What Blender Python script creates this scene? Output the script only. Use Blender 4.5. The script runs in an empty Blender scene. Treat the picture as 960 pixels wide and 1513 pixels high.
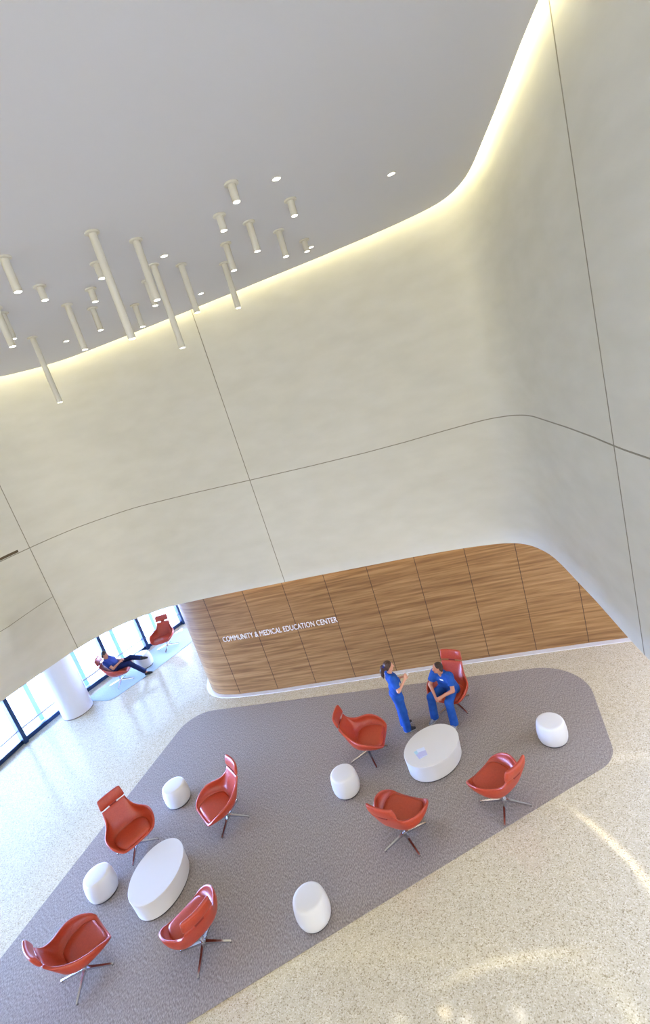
import bpy, bmesh, math, random
import numpy as np
from mathutils import Vector, Matrix

random.seed(7)
sc = bpy.context.scene
C = sc.collection
PI = math.pi

# ------------------------------------------------------------------ camera, world, exposure
H = 7.286
FPX, PITCH, ROLL = 721.78, 0.24967, -0.29943
cam_d = bpy.data.cameras.new('camera')
cam = bpy.data.objects.new('camera', cam_d)
C.objects.link(cam)
cam_d.sensor_fit = 'AUTO'
cam_d.sensor_width = 36.0
cam_d.lens = FPX / 1513 * 36.0
cam_d.clip_end = 300
cp, sp = math.cos(PITCH), math.sin(PITCH)
F_ = Vector((0, cp, -sp)); U0 = Vector((0, sp, cp)); R0 = Vector((1, 0, 0))
cr, sr = math.cos(ROLL), math.sin(ROLL)
R_ = R0 * cr + U0 * sr
U_ = R0 * -sr + U0 * cr
cam.matrix_world = Matrix(((R_.x, U_.x, -F_.x, 0), (R_.y, U_.y, -F_.y, 0), (R_.z, U_.z, -F_.z, H), (0, 0, 0, 1)))
sc.camera = cam

sc.view_settings.view_transform = 'Standard'
sc.view_settings.look = 'None'
sc.view_settings.gamma = 1.0
sc.view_settings.use_curve_mapping = False
sc.view_settings.exposure = 0.24

# sky: blue and bright on the window side, warm hazy white on the opposite, sunny side
world = bpy.data.worlds.new('sky')
sc.world = world
world.use_nodes = True
wn, wl = world.node_tree.nodes, world.node_tree.links
wn.clear()
w_out = wn.new('ShaderNodeOutputWorld')
w_bg = wn.new('ShaderNodeBackground')
w_tc = wn.new('ShaderNodeTexCoord')
w_dot = wn.new('ShaderNodeVectorMath'); w_dot.operation = 'DOT_PRODUCT'
w_dot.inputs[1].default_value = (0.55, -0.83, 0.05)
w_ramp = wn.new('ShaderNodeValToRGB')
w_ramp.color_ramp.elements[0].position = 0.32
w_ramp.color_ramp.elements[0].color = (7.2, 10.2, 20.5, 1)
w_ramp.color_ramp.elements[1].position = 0.60
w_ramp.color_ramp.elements[1].color = (0.48, 0.46, 0.40, 1)
w_map = wn.new('ShaderNodeMapRange')
w_map.inputs[1].default_value = -1; w_map.inputs[2].default_value = 1
wl.new(w_tc.outputs['Generated'], w_dot.inputs[0])
wl.new(w_dot.outputs['Value'], w_map.inputs[0])
wl.new(w_map.outputs[0], w_ramp.inputs[0])
wl.new(w_ramp.outputs[0], w_bg.inputs[0])
w_bg.inputs[1].default_value = 4.6
wl.new(w_bg.outputs[0], w_out.inputs[0])

COVE_STRENGTH = 24.0
PENDANT_WATTS = 14.0
WASH_STRENGTH = 5.0

# the sun stands over the roof and lights the paving outside the windows
sun_d = bpy.data.lights.new('sun', 'SUN'); sun_d.energy = 14.0; sun_d.angle = math.radians(0.6); sun_d.color = (1, .98, .95)
sun = bpy.data.objects.new('sun', sun_d); C.objects.link(sun)
sun.rotation_euler = Vector((-.42, -.28, -.86)).to_track_quat('-Z', 'Y').to_euler()

# patterned spot added in place of sunlight off curved facade glass; draws floor streaks
ca_d = bpy.data.lights.new('sun_streak_spot', 'SPOT'); ca_d.energy = 1.0; ca_d.spot_size = math.radians(120); ca_d.spot_blend = .3; ca_d.shadow_soft_size = .02; ca_d.color = (1, .98, .92)
ca = bpy.data.objects.new('sun_streak_spot', ca_d); C.objects.link(ca)
CA = (1.0, 2.5, 8.6); ca.location = CA
ca_d.use_nodes = True
ln, ll = ca_d.node_tree.nodes, ca_d.node_tree.links
em = next(q for q in ln if q.type == 'EMISSION')
def lmath(op, a, b=None, c=None):
    q = ln.new('ShaderNodeMath'); q.operation = op
    for k, val in enumerate((a, b, c)):
        if val is None: continue
        if hasattr(val, 'links'): ll.new(val, q.inputs[k])
        else: q.inputs[k].default_value = val
    return q.outputs[0]
ge = ln.new('ShaderNodeTexCoord'); sp_ = ln.new('ShaderNodeSeparateXYZ'); ll.new(ge.outputs['Normal'], sp_.inputs[0])
fx = lmath('SUBTRACT', CA[0], lmath('MULTIPLY', CA[2], lmath('DIVIDE', sp_.outputs[0], sp_.outputs[2])))
fy = lmath('SUBTRACT', CA[1], lmath('MULTIPLY', CA[2], lmath('DIVIDE', sp_.outputs[1], sp_.outputs[2])))
def streak(cx, cy, r, w, mx_, my_, mr, gain):
    dx = lmath('SUBTRACT', fx, cx); dy = lmath('SUBTRACT', fy, cy)
    d = lmath('SQRT', lmath('ADD', lmath('MULTIPLY', dx, dx), lmath('MULTIPLY', dy, dy)))
    e1 = lmath('ABSOLUTE', lmath('SUBTRACT', d, r))
    g1 = lmath('EXPONENT', lmath('MULTIPLY', lmath('MULTIPLY', e1, e1), -1 / (w * w)))
    qx = lmath('SUBTRACT', fx, mx_); qy = lmath('SUBTRACT', fy, my_)
    e2 = lmath('ADD', lmath('MULTIPLY', qx, qx), lmath('MULTIPLY', qy, qy))
    g2 = lmath('EXPONENT', lmath('MULTIPLY', lmath('MULTIPLY', e2, e2), -1 / mr ** 4))
    return lmath('MULTIPLY', lmath('MULTIPLY', g1, g2), gain)
tot = lmath('ADD', streak(-.30, 4.75, 2.90, .055, 2.54, 5.2, .8, 1.0), streak(.25, -.2, 4.60, .06, .55, 4.35, .95, .3))
tot = lmath('ADD', tot, streak(-.39, 4.08, 0.0, .07, -.39, 4.08, .2, .9))
ll.new(lmath('MULTIPLY', tot, 3000.0), em.inputs['Strength'])

# ------------------------------------------------------------------ materials
def srgb(r, g, b):
    f = lambda c: (c / 255 / 12.92) if c / 255 <= 0.04045 else ((c / 255 + 0.055) / 1.055) ** 2.4
    return (f(r), f(g), f(b), 1)

def mat(name, col, rough=0.5, metal=0.0, spec=0.5, coat=0.0, emit=None, estr=0.0):
    m = bpy.data.materials.new(name); m.use_nodes = True
    b = m.node_tree.nodes['Principled BSDF']
    b.inputs['Base Color'].default_value = col
    b.inputs['Roughness'].default_value = rough
    b.inputs['Metallic'].default_value = metal
    b.inputs['Specular IOR Level'].default_value = spec
    b.inputs['Coat Weight'].default_value = coat
    if emit:
        b.inputs['Emission Color'].default_value = emit
        b.inputs['Emission Strength'].default_value = estr
    return m

def noise_mix(m, c1, c2, scale=(1, 1, 1), nscale=5.0, detail=4, lo=0.35, hi=0.65, bump=0.0, bump_dist=0.01):
    nt = m.node_tree; n = nt.nodes; l = nt.links
    b = n['Principled BSDF']
    tc = n.new('ShaderNodeTexCoord'); mp = n.new('ShaderNodeMapping')
    mp.inputs['Scale'].default_value = scale
    nz = n.new('ShaderNodeTexNoise'); nz.inputs['Scale'].default_value = nscale; nz.inputs['Detail'].default_value = detail
    rp = n.new('ShaderNodeValToRGB')
    rp.color_ramp.elements[0].position = lo; rp.color_ramp.elements[0].color = c1
    rp.color_ramp.elements[1].position = hi; rp.color_ramp.elements[1].color = c2
    l.new(tc.outputs['Object'], mp.inputs[0]); l.new(mp.outputs[0], nz.inputs['Vector'])
    l.new(nz.outputs['Fac'], rp.inputs[0]); l.new(rp.outputs[0], b.inputs['Base Color'])
    if bump:
        bp = n.new('ShaderNodeBump'); bp.inputs['Strength'].default_value = bump; bp.inputs['Distance'].default_value = bump_dist
        l.new(nz.outputs['Fac'], bp.inputs['Height']); l.new(bp.outputs[0], b.inputs['Normal'])
    return rp

M = {}
M['plaster'] = mat('polished_plaster', srgb(214, 211, 200), 0.55, spec=0.3)
noise_mix(M['plaster'], srgb(204, 201, 187), srgb(211, 208, 195), (1, 1, 2.6), 1.6, 7, 0.3, 0.7)
M['ceiling'] = mat('ceiling_paint', srgb(208, 207, 208), 0.8, spec=0.2)
M['joint'] = mat('wall_joint', srgb(140, 134, 116), 0.7)
M['slot'] = mat('wall_slot', srgb(92, 78, 56), 0.8)
M['column'] = mat('column_paint', srgb(228, 228, 232), 0.45)
M['white'] = mat('white_solid_surface', srgb(218, 217, 214), 0.42, spec=0.4)
M['plinth'] = mat('dark_plinth', srgb(70, 66, 66), 0.7)
M['tube'] = mat('pendant_white', srgb(208, 204, 188), 0.45)
M['lamp_glow'] = mat('lamp_glow', (1, 1, 1, 1), 0.5, emit=(1, 0.97, 0.9, 1), estr=9.0)
M['ring'] = mat('lamp_trim_ring', srgb(205, 200, 190), 0.4)
M['cove_led'] = mat('cove_led', (1, 1, 1, 1), 0.5, emit=(1.0, 0.92, 0.56, 1), estr=COVE_STRENGTH)
M['added_wash'] = mat('added_wash', (1, 1, 1, 1), 0.5, emit=(1.0, 0.90, 0.72, 1), estr=WASH_STRENGTH)
M['leather'] = mat('red_leather', srgb(190, 56, 34), 0.32, spec=0.55)
noise_mix(M['leather'], srgb(166, 58, 34), srgb(178, 67, 40), (1, 1, 1), 40, 3, 0.3, 0.7, bump=0.08, bump_dist=0.002)
M['piping'] = mat('dark_red_seam', srgb(128, 34, 26), 0.5)
M['chrome'] = mat('polished_aluminium', srgb(205, 206, 212), 0.16, metal=1.0)
M['glide'] = mat('black_glide', srgb(30, 30, 32), 0.5)
M['frame'] = mat('window_frame_dark_blue', srgb(28, 54, 92), 0.35, metal=0.3)
M['rail'] = mat('rail_bronze', srgb(120, 110, 105), 0.5)
M['sign'] = mat('sign_white', srgb(244, 242, 238), 0.45)
M['kerb'] = mat('pale_floor_border', srgb(218, 214, 208), 0.4)
M['outside'] = mat('sunlit_paving', (.034, .030, .020, 1), 0.8)
M['post'] = mat('pale_blue_post', srgb(168, 205, 226), 0.5)
M['skin'] = mat('skin', srgb(205, 150, 122), 0.55)
M['skin2'] = mat('skin_tan', srgb(190, 130, 100), 0.55)
M['lip'] = mat('lips', srgb(165, 88, 80), 0.5)
M['eye'] = mat('eye_white', srgb(190, 180, 172), 0.3)
M['iris'] = mat('iris_dark', srgb(40, 28, 20), 0.3)
M['hair'] = mat('brown_hair', srgb(58, 36, 24), 0.55)
noise_mix(M['hair'], srgb(38, 23, 15), srgb(82, 52, 34), (1, 1, .25), 45, 3, 0.3, 0.7)
M['hair2'] = mat('dark_hair', srgb(40, 27, 20), 0.6)
noise_mix(M['hair2'], srgb(26, 18, 14), srgb(62, 42, 30), (1, 1, .5), 60, 3, 0.3, 0.7)
M['scrub'] = mat('royal_blue_scrub', srgb(38, 84, 190), 0.8, spec=0.2)
noise_mix(M['scrub'], srgb(30, 72, 146), srgb(40, 88, 166), (1, 1, 1), 9, 3, 0.3, 0.7, bump=0.35, bump_dist=0.02)
M['scrub_dark'] = mat('scrub_seam', srgb(14, 40, 125), 0.8)
M['navy'] = mat('navy_scrub', srgb(22, 34, 76), 0.8, spec=0.2)
M['navy_top'] = mat('blue_violet_top', srgb(36, 52, 112), 0.8, spec=0.2)
M['shoe'] = mat('black_shoe', srgb(22, 22, 26), 0.4)
M['sole'] = mat('pale_sole', srgb(190, 190, 188), 0.6)
M['shoe_grey'] = mat('grey_shoe', srgb(128, 130, 138), 0.6)
M['badge'] = mat('badge_white', srgb(236, 238, 240), 0.4)
M['paper'] = mat('booklet_paper', srgb(214, 224, 240), 0.5)
M['paper2'] = mat('booklet_lilac', srgb(188, 190, 222), 0.5)
M['paper3'] = mat('booklet_teal', srgb(170, 210, 224), 0.5)

# terrazzo
m = mat('terrazzo', srgb(205, 196, 172), 0.10, spec=0.6)
nt = m.node_tree; n = nt.nodes; l = nt.links; b = n['Principled BSDF']
tc = n.new('ShaderNodeTexCoord')
v1 = n.new('ShaderNodeTexVoronoi'); v1.inputs['Scale'].default_value = 78
r1 = n.new('ShaderNodeValToRGB')
e = r1.color_ramp.elements
e[0].position = 0.0; e[0].color = srgb(158, 143, 114)
e[1].position = 0.13; e[1].color = srgb(186, 173, 143)
for pos, c in ((0.16, srgb(200, 188, 158)), (0.6, srgb(206, 195, 166)), (0.85, srgb(214, 204, 178)), (1.0, srgb(226, 218, 196))):
    k = e.new(pos); k.color = c
sx = n.new('ShaderNodeSeparateColor')
l.new(tc.outputs['Object'], v1.inputs['Vector'])
l.new(v1.outputs['Color'], sx.inputs[0]); l.new(sx.outputs[0], r1.inputs[0])
nz = n.new('ShaderNodeTexNoise'); nz.inputs['Scale'].default_value = 9; nz.inputs['Detail'].default_value = 6
l.new(tc.outputs['Object'], nz.inputs['Vector'])
r2 = n.new('ShaderNodeValToRGB')
r2.color_ramp.elements[0].position = .3; r2.color_ramp.elements[0].color = (.9, .89, .87, 1)
r2.color_ramp.elements[1].position = .7; r2.color_ramp.elements[1].color = (1, 1, 1, 1)
l.new(nz.outputs['Fac'], r2.inputs[0])
mx = n.new('ShaderNodeMix'); mx.data_type = 'RGBA'; mx.blend_type = 'MULTIPLY'; mx.inputs[0].default_value = 1
l.new(r1.outputs[0], mx.inputs[6]); l.new(r2.outputs[0], mx.inputs[7])
l.new(mx.outputs[2], b.inputs['Base Color'])
M['terrazzo'] = m

# carpet: a flecked weave, threads running along the rug
def carpet(name, c1, c2, c3):
    m = mat(name, c2, 0.95, spec=0.1)
    nt = m.node_tree; n = nt.nodes; l = nt.links; b = n['Principled BSDF']
    tc = n.new('ShaderNodeTexCoord'); mp = n.new('ShaderNodeMapping')
    mp.inputs['Rotation'].default_value = (0, 0, 0.25); mp.inputs['Scale'].default_value = (85, 26, 1)
    nz = n.new('ShaderNodeTexNoise'); nz.inputs['Scale'].default_value = 1.0; nz.inputs['Detail'].default_value = 3
    rp = n.new('ShaderNodeValToRGB'); e = rp.color_ramp.elements
    e[0].position = .33; e[0].color = c1
    e[1].position = .67; e[1].color = c3
    k = e.new(.5); k.color = c2
    l.new(tc.outputs['Object'], mp.inputs[0]); l.new(mp.outputs[0], nz.inputs['Vector'])
    l.new(nz.outputs['Fac'], rp.inputs[0]); l.new(rp.outputs[0], b.inputs['Base Color'])
    bp = n.new('ShaderNodeBump'); bp.inputs['Strength'].default_value = 0.4; bp.inputs['Distance'].default_value = 0.006
    l.new(nz.outputs['Fac'], bp.inputs['Height']); l.new(bp.outputs[0], b.inputs['Normal'])
    return m
M['carpet'] = carpet('taupe_carpet', srgb(122, 113, 106), srgb(147, 137, 129), srgb(172, 163, 154))
M['carpet2'] = carpet('carpet_painted_glare', srgb(160, 178, 180), srgb(178, 196, 198), srgb(194, 208, 210))  # same grey carpet, window glare painted into its pale teal

# wood veneer with level grain
m = mat('wood_veneer', srgb(146, 108, 70), 0.42, spec=0.35)
nt = m.node_tree; n = nt.nodes; l = nt.links; b = n['Principled BSDF']
tc = n.new('ShaderNodeTexCoord')
mp = n.new('ShaderNodeMapping'); mp.inputs['Scale'].default_value = (0.5, 0.5, 11)
nz = n.new('ShaderNodeTexNoise'); nz.inputs['Scale'].default_value = 1.6; nz.inputs['Detail'].default_value = 5; nz.inputs['Distortion'].default_value = .4
rp = n.new('ShaderNodeValToRGB'); e = rp.color_ramp.elements
e[0].position = .32; e[0].color = srgb(124, 88, 50)
e[1].position = .70; e[1].color = srgb(172, 132, 84)
k = e.new(.5); k.color = srgb(149, 110, 66)
mp2 = n.new('ShaderNodeMapping'); mp2.inputs['Scale'].default_value = (1.2, 1.2, 60)
nz2 = n.new('ShaderNodeTexNoise'); nz2.inputs['Scale'].default_value = 1.5; nz2.inputs['Detail'].default_value = 3
r2 = n.new('ShaderNodeValToRGB')
r2.color_ramp.elements[0].position = .3; r2.color_ramp.elements[0].color = (.90, .89, .88, 1)
r2.color_ramp.elements[1].position = .6; r2.color_ramp.elements[1].color = (1, 1, 1, 1)
l.new(tc.outputs['Object'], mp.inputs[0]); l.new(mp.outputs[0], nz.inputs['Vector']); l.new(nz.outputs['Fac'], rp.inputs[0])
l.new(tc.outputs['Object'], mp2.inputs[0]); l.new(mp2.outputs[0], nz2.inputs['Vector']); l.new(nz2.outputs['Fac'], r2.inputs[0])
mx = n.new('ShaderNodeMix'); mx.data_type = 'RGBA'; mx.blend_type = 'MULTIPLY'; mx.inputs[0].default_value = 1
l.new(rp.outputs[0], mx.inputs[6]); l.new(r2.outputs[0], mx.inputs[7]); l.new(mx.outputs[2], b.inputs['Base Color'])
M['wood'] = m
M['wood_gap'] = mat('wood_joint_dark', srgb(74, 50, 30), 0.7)  # dark brown of the panel joints

# window glass: clear, reflecting more at a glance
m = bpy.data.materials.new('window_glass'); m.use_nodes = True
nt = m.node_tree; nt.nodes.clear()
o_ = nt.nodes.new('ShaderNodeOutputMaterial'); tr = nt.nodes.new('ShaderNodeBsdfTransparent'); gl = nt.nodes.new('ShaderNodeBsdfGlossy')
tr.inputs[0].default_value = (.93, .98, 1, 1); gl.inputs['Roughness'].default_value = 0.0
fr = nt.nodes.new('ShaderNodeFresnel'); fr.inputs[0].default_value = 1.45
mxs = nt.nodes.new('ShaderNodeMixShader')
nt.links.new(fr.outputs[0], mxs.inputs[0]); nt.links.new(tr.outputs[0], mxs.inputs[1]); nt.links.new(gl.outputs[0], mxs.inputs[2])
nt.links.new(mxs.outputs[0], o_.inputs[0])
M['glass'] = m

# ------------------------------------------------------------------ helpers
def tag(o, label=None, cat=None, group=None, kind=None):
    if label: o['label'] = label
    if cat: o['category'] = cat
    if group: o['group'] = group
    if kind: o['kind'] = kind
    return o

def obj(name, me, m=None, parent=None, loc=(0, 0, 0), rot=(0, 0, 0), smooth=False):
    """me: a mesh, bmesh, or (verts, faces)"""
    if isinstance(me, bmesh.types.BMesh):
        bm = me; me = bpy.data.meshes.new(name); bm.to_mesh(me); bm.free()
    elif isinstance(me, tuple):
        v, f = me; me = bpy.data.meshes.new(name); me.from_pydata([tuple(x) for x in v], [], [tuple(x) for x in f]); me.update()
    o = bpy.data.objects.new(name, me); C.objects.link(o)
    for mm in (m if isinstance(m, (list, tuple)) else [m]):
        if mm and len(me.materials) < 8 and mm.name not in [q.name for q in me.materials if q]: me.materials.append(mm)
    o.location = loc; o.rotation_euler = rot
    if parent: o.parent = parent
    if smooth:
        me.polygons.foreach_set('use_smooth', [True] * len(me.polygons)); me.update()
    return o

def empty(name, loc, rz=0.0):
    o = bpy.data.objects.new(name, None); C.objects.link(o)
    o.empty_display_size = 0.2
    o.location = loc; o.rotation_euler = (0, 0, rz)
    return o

def smooth_angle(o, ang=35):
    me = o.data
    me.polygons.foreach_set('use_smooth', [True] * len(me.polygons))
    bm = bmesh.new(); bm.from_mesh(me)
    for e in bm.edges:
        if len(e.link_faces) == 2 and e.calc_face_angle(0) > math.radians(ang): e.smooth = False
    bm.to_mesh(me); bm.free()
    return o

def box(bm, x0, x1, y0, y1, z0, z1, mtx=None):
    vs = [bm.verts.new((x, y, z)) for x in (x0, x1) for y in (y0, y1) for z in (z0, z1)]
    for f in ((0, 1, 3, 2), (4, 6, 7, 5), (0, 4, 5, 1), (2, 3, 7, 6), (0, 2, 6, 4), (1, 5, 7, 3)):
        bm.faces.new([vs[i] for i in f])
    if mtx: bmesh.ops.transform(bm, matrix=mtx, verts=vs)
    return vs

def round_box(sx, sy, sz, r, seg=3):
    bm = bmesh.new(); box(bm, -sx / 2, sx / 2, -sy / 2, sy / 2, -sz / 2, sz / 2)
    bmesh.ops.recalc_face_normals(bm, faces=bm.faces)
    bmesh.ops.bevel(bm, geom=list(bm.edges), offset=r, segments=seg, profile=0.5, affect='EDGES')
    return bm

def lathe(prof, n=48, sx=1.0, sy=1.0, caps=True):
    v, f = [], []
    for r, z in prof:
        for k in range(n):
            a = 2 * PI * k / n
            v.append((r * sx * math.cos(a), r * sy * math.sin(a), z))
    for i in range(len(prof) - 1):
        for k in range(n):
            a, b2 = i * n + k, i * n + (k + 1) % n
            f.append((a, b2, b2 + n, a + n))
    if caps:
        f.append(tuple(range(n - 1, -1, -1)))
        f.append(tuple((len(prof) - 1) * n + k for k in range(n)))
    return v, f

def resample(pts, step):
    P = np.array(pts, float); L = np.r_[0, np.cumsum(np.hypot(*np.diff(P, axis=0).T))]
    k = max(2, int(round(L[-1] / step)) + 1)
    s = np.linspace(0, L[-1], k)
    return np.stack([np.interp(s, L, P[:, i]) for i in range(2)], 1)

def smooth_line(P, it):
    P = P.copy()
    for _ in range(it):
        P[1:-1] = .25 * P[:-2] + .5 * P[1:-1] + .25 * P[2:]
    return P

def normals2(P):
    T = np.gradient(P, axis=0); T /= np.hypot(*T.T)[:, None]
    return np.stack([T[:, 1], -T[:, 0]], 1)          # to the right of the direction of travel

def ribbon_wall(front, back, zs):
    """closed slab between two plan lines for given z rows (zs: array rows x points or list of floats)"""
    n_ = len(front); v = []; f = []
    rows = [np.broadcast_to(np.asarray(z, float), (n_,)) for z in zs]
    for P in (front, back):
        for z in rows:
            PP = P if isinstance(P, np.ndarray) and P.ndim == 2 else P
            v += [(PP[i, 0], PP[i, 1], z[i]) for i in range(n_)]
    R = len(rows); off = R * n_
    for s in (0, 1):
        for r in range(R - 1):
            for i in range(n_ - 1):
                a = s * off + r * n_ + i
                q = (a, a + 1, a + n_ + 1, a + n_)
                f.append(q if s == 0 else q[::-1])
    for i in range(n_ - 1):
        f.append((i + 1, i, off + i, off + i + 1))
        a = (R - 1) * n_ + i
        f.append((a, a + 1, off + a + 1, off + a))
    for r in range(R - 1):
        a = r * n_; f.append((a, a + n_, off + a + n_, off + a))
        a = r * n_ + n_ - 1; f.append((a + n_, a, off + a, off + a + n_))
    return v, f

def prism(poly, z0, z1):
    n_ = len(poly)
    v = [(x, y, z0) for x, y in poly] + [(x, y, z1) for x, y in poly]
    f = [tuple(range(n_ - 1, -1, -1)), tuple(range(n_, 2 * n_))]
    f += [(i, (i + 1) % n_, n_ + (i + 1) % n_, n_ + i) for i in range(n_)]
    return v, f

def tube(bm, a, b2, ra, rb=None, n=12):
    rb = ra if rb is None else rb
    a, b2 = Vector(a), Vector(b2); d = (b2 - a)
    q = d.to_track_quat('Z', 'Y').to_matrix().to_4x4(); q.translation = (a + b2) / 2
    bmesh.ops.create_cone(bm, cap_ends=True, segments=n, radius1=ra, radius2=rb, depth=d.length, matrix=q)

def dup_tree(o, parent=None):
    c = o.copy(); C.objects.link(c)
    if parent: c.parent = parent
    for ch in list(o.children): dup_tree(ch, c)
    return c

# ------------------------------------------------------------------ the setting
H1, HM = 3.15, 5.74
def ceil_z(x, y): return 9.43 + .009 * x - .046 * (y - 10.5)

PLAN = [[-10.9, -8.5], [-10.9, -2.0], [-10.8, 0.8], [-10.3, 3.0], [-9.7, 4.6], [-9.0, 6.2], [-8.25, 7.6], [-7.42, 9.16], [-7.24, 9.51], [-6.99, 9.98], [-6.74, 10.4], [-6.45, 10.79], [-6.12, 11.13], [-5.71, 11.41],
        [-5.19, 11.58], [-4.63, 11.65], [-4.15, 11.61], [-3.53, 11.48], [-2.57, 11.24], [-1.4, 10.92], [-0.68, 10.72], [0.1, 10.49], [0.83, 10.28],
        [1.42, 10.11], [1.81, 9.98], [2.31, 9.81], [2.76, 9.63], [3.14, 9.45], [3.39, 9.29], [3.53, 9.15], [3.62, 8.99], [3.68, 8.83], [3.71, 8.64],
        [3.73, 8.42], [3.73, 8.18], [3.67, 7.72], [3.55, 7.06], [3.43, 6.38], [3.31, 5.79], [3.21, 5.3], [3.14, 4.9], [3.05, 4.3], [2.98, 3.4], [2.95, 2.0], [3.0, 0.0], [3.2, -3.0], [3.6, -8.0]]
W = smooth_line(resample(PLAN, .08), 4)
WN = normals2(W)                                   # points into the atrium (towards the camera side)
WS = np.r_[0, np.cumsum(np.hypot(*np.diff(W, axis=0).T))]
AZ = np.degrees(np.arctan2(W[:, 0], W[:, 1]))
def wall_index(az): return int(np.argmin(np.abs(AZ - az) + (W[:, 1] < 0) * 99))

# floor and outside ground
obj('floor', prism([(-16, -9), (9, -9), (9, 24), (-16, 24)], -.15, 0), M['terrazzo'])['kind'] = 'structure'
obj('ground_outside', prism([(-90, -40), (-16.01, -40), (-16.01, 24.01), (9, 24.01), (9, 90), (-90, 90)], -.5, -.12), M['outside'])['kind'] = 'structure'

# upper plaster wall, with the fold of its left-hand panel
iC = wall_index(-31.1)
zrows = np.r_[np.linspace(H1, 4.53, 9), np.linspace(4.53, HM, 7)[1:], np.linspace(HM, 10.9, 14)[1:]]
bul = np.zeros((len(zrows), len(W)))
for j, z in enumerate(zrows):
    if z <= 4.53: t = (z - H1) / (4.53 - H1)
    elif z <= HM: t = (HM - z) / (HM - 4.53)
    else: t = 0
    for i in range(iC):
        bul[j, i] = t * min(.42, .42 * (WS[iC] - WS[i]) / 1.3)
v, f = [], []
nW = len(W)
for j, z in enumerate(zrows):
    P = W + WN * bul[j][:, None]
    v += [(x, y, z) for x, y in P]
for j, z in enumerate(zrows):
    P = W - WN * .22
    v += [(x, y, z) for x, y in P]
R = len(zrows); off = R * nW
for s in (0, 1):
    for r in range(R - 1):
        for i in range(nW - 1):
            a = s * off + r * nW + i; q = (a, a + 1, a + nW + 1, a + nW)
            f.append(q if s == 0 else q[::-1])
for i in range(nW - 1):
    f.append((i + 1, i, off + i, off + i + 1)); a = (R - 1) * nW + i
    f.append((a, a + 1, off + a + 1, off + a))
wall = smooth_angle(obj('wall_front', (v, f), M['plaster']), 30); wall['kind'] = 'structure'

def wall_pt(i, z, out=.002):
    zz = np.clip(z, zrows[0], zrows[-1])
    bb = np.interp(zz, zrows, bul[:, i])
    p = W[i] + WN[i] * (bb + out)
    return (p[0], p[1], z)

def wall_strip_v(az, z0, z1, w, name='joint'):
    i = wall_index(az); t = np.array([-WN[i][1], WN[i][0]])
    v = []; zs = np.linspace(z0, z1, 24)
    for z in zs:
        c = np.array(wall_pt(i, z, 0)); n3 = np.array([WN[i][0], WN[i][1], 0]); t3 = np.array([t[0], t[1], 0])
        v += [c - t3 * w / 2 - n3 * .004, c - t3 * w / 2 + n3 * .003, c + t3 * w / 2 + n3 * .003, c + t3 * w / 2 - n3 * .004]
    f = []
    for k in range(len(zs) - 1):
        for q in range(4):
            a, b2 = k * 4 + q, k * 4 + (q + 1) % 4
            f.append((a, b2, b2 + 4, a + 4))
    f += [(3, 2, 1, 0), tuple(len(v) - 4 + q for q in range(4))]
    return obj(name, (v, f), M['joint'], wall)

def wall_strip_h(az0, az1, zf, w, m, name='joint', out=.003):
    i0, i1 = wall_index(az0), wall_index(az1)
    v = []
    for i in range(i0, i1 + 1):
        z = zf(AZ[i]) if callable(zf) else zf
        n3 = np.array([WN[i][0], WN[i][1], 0])
        for dz, o2 in ((-w / 2, -.004), (-w / 2, out), (w / 2, out), (w / 2, -.004)):
            v.append(np.array(wall_pt(i, z + dz, 0)) + n3 * o2)
    k_ = i1 - i0 + 1; f = []
    for k in range(k_ - 1):
        for q in range(4):
            a, b2 = k * 4 + q, k * 4 + (q + 1) % 4
            f.append((a, a + 4, b2 + 4, b2))
    f += [(0, 1, 2, 3), tuple(len(v) - 1 - q for q in range(4))]
    return obj(name, (v, f), m, wall)

mz_az = [-60, -33.8, -26.6, -20.2, -14.3, -7.4, 0, 6.7, 11.5, 18.5, 22.1, 25.2, 30.6, 33, 60]
mz_z = [5.72, 5.73, 5.78, 5.80, 5.77, 5.72, 5.68, 5.66, 5.67, 5.72, 5.75, 5.80, 5.79, 5.76, 5.6]
midz = lambda a: float(np.interp(a, mz_az, mz_z))
wall_strip_h(-60, 52, midz, .018, M['joint'])
wall_strip_v(-7.32, H1 + .002, 10.0, .016)
wall_strip_v(-31.1, H1 + .002, 10.0, .016)
wall_strip_v(32.4, H1 + .002, 10.3, .016)
wall_strip_h(-60, -31.1, 4.53, .012, M['joint'])
wall_strip_h(-60, -32.0, lambda a: midz(a) + .045, .055, M['slot'], 'slot', .004)

# soffit behind the wall's lower edge
sof = [tuple(p) for p in (W - WN * .20)[:-1]]
poly = sof + [(9, sof[-1][1]), (9, 24), (-16, 24), (-16, sof[0][1])]
obj('ceiling_soffit', prism(poly, H1 + .02, H1 + .25), M['ceiling'])['kind'] = 'structure'

# main ceiling, stopping short of the wall to leave the light cove
GAP = .17
ci = [i for i in range(nW) if True]
CL = smooth_line(W + WN * GAP, 3)
edge = [tuple(p) for p in CL]
cpoly = edge
vv = [(x, y, ceil_z(x, y)) for x, y in cpoly] + [(x, y, ceil_z(x, y) + .08) for x, y in cpoly]
nC = len(cpoly)
ff = [tuple(range(nC)), tuple(range(2 * nC - 1, nC - 1, -1))] + [(i, nC + i, nC + (i + 1) % nC, (i + 1) % nC) for i in range(nC)]
bm = bmesh.new()
for q in vv: bm.verts.new(q)
bm.verts.ensure_lookup_table()
for q in ff: bm.faces.new([bm.verts[i] for i in q])
bmesh.ops.recalc_face_normals(bm, faces=bm.faces)
bmesh.ops.triangulate(bm, faces=[q for q in bm.faces if len(q.verts) > 4])
ceil = obj('ceiling', bm, M['ceiling']); ceil['kind'] = 'structure'
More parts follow.
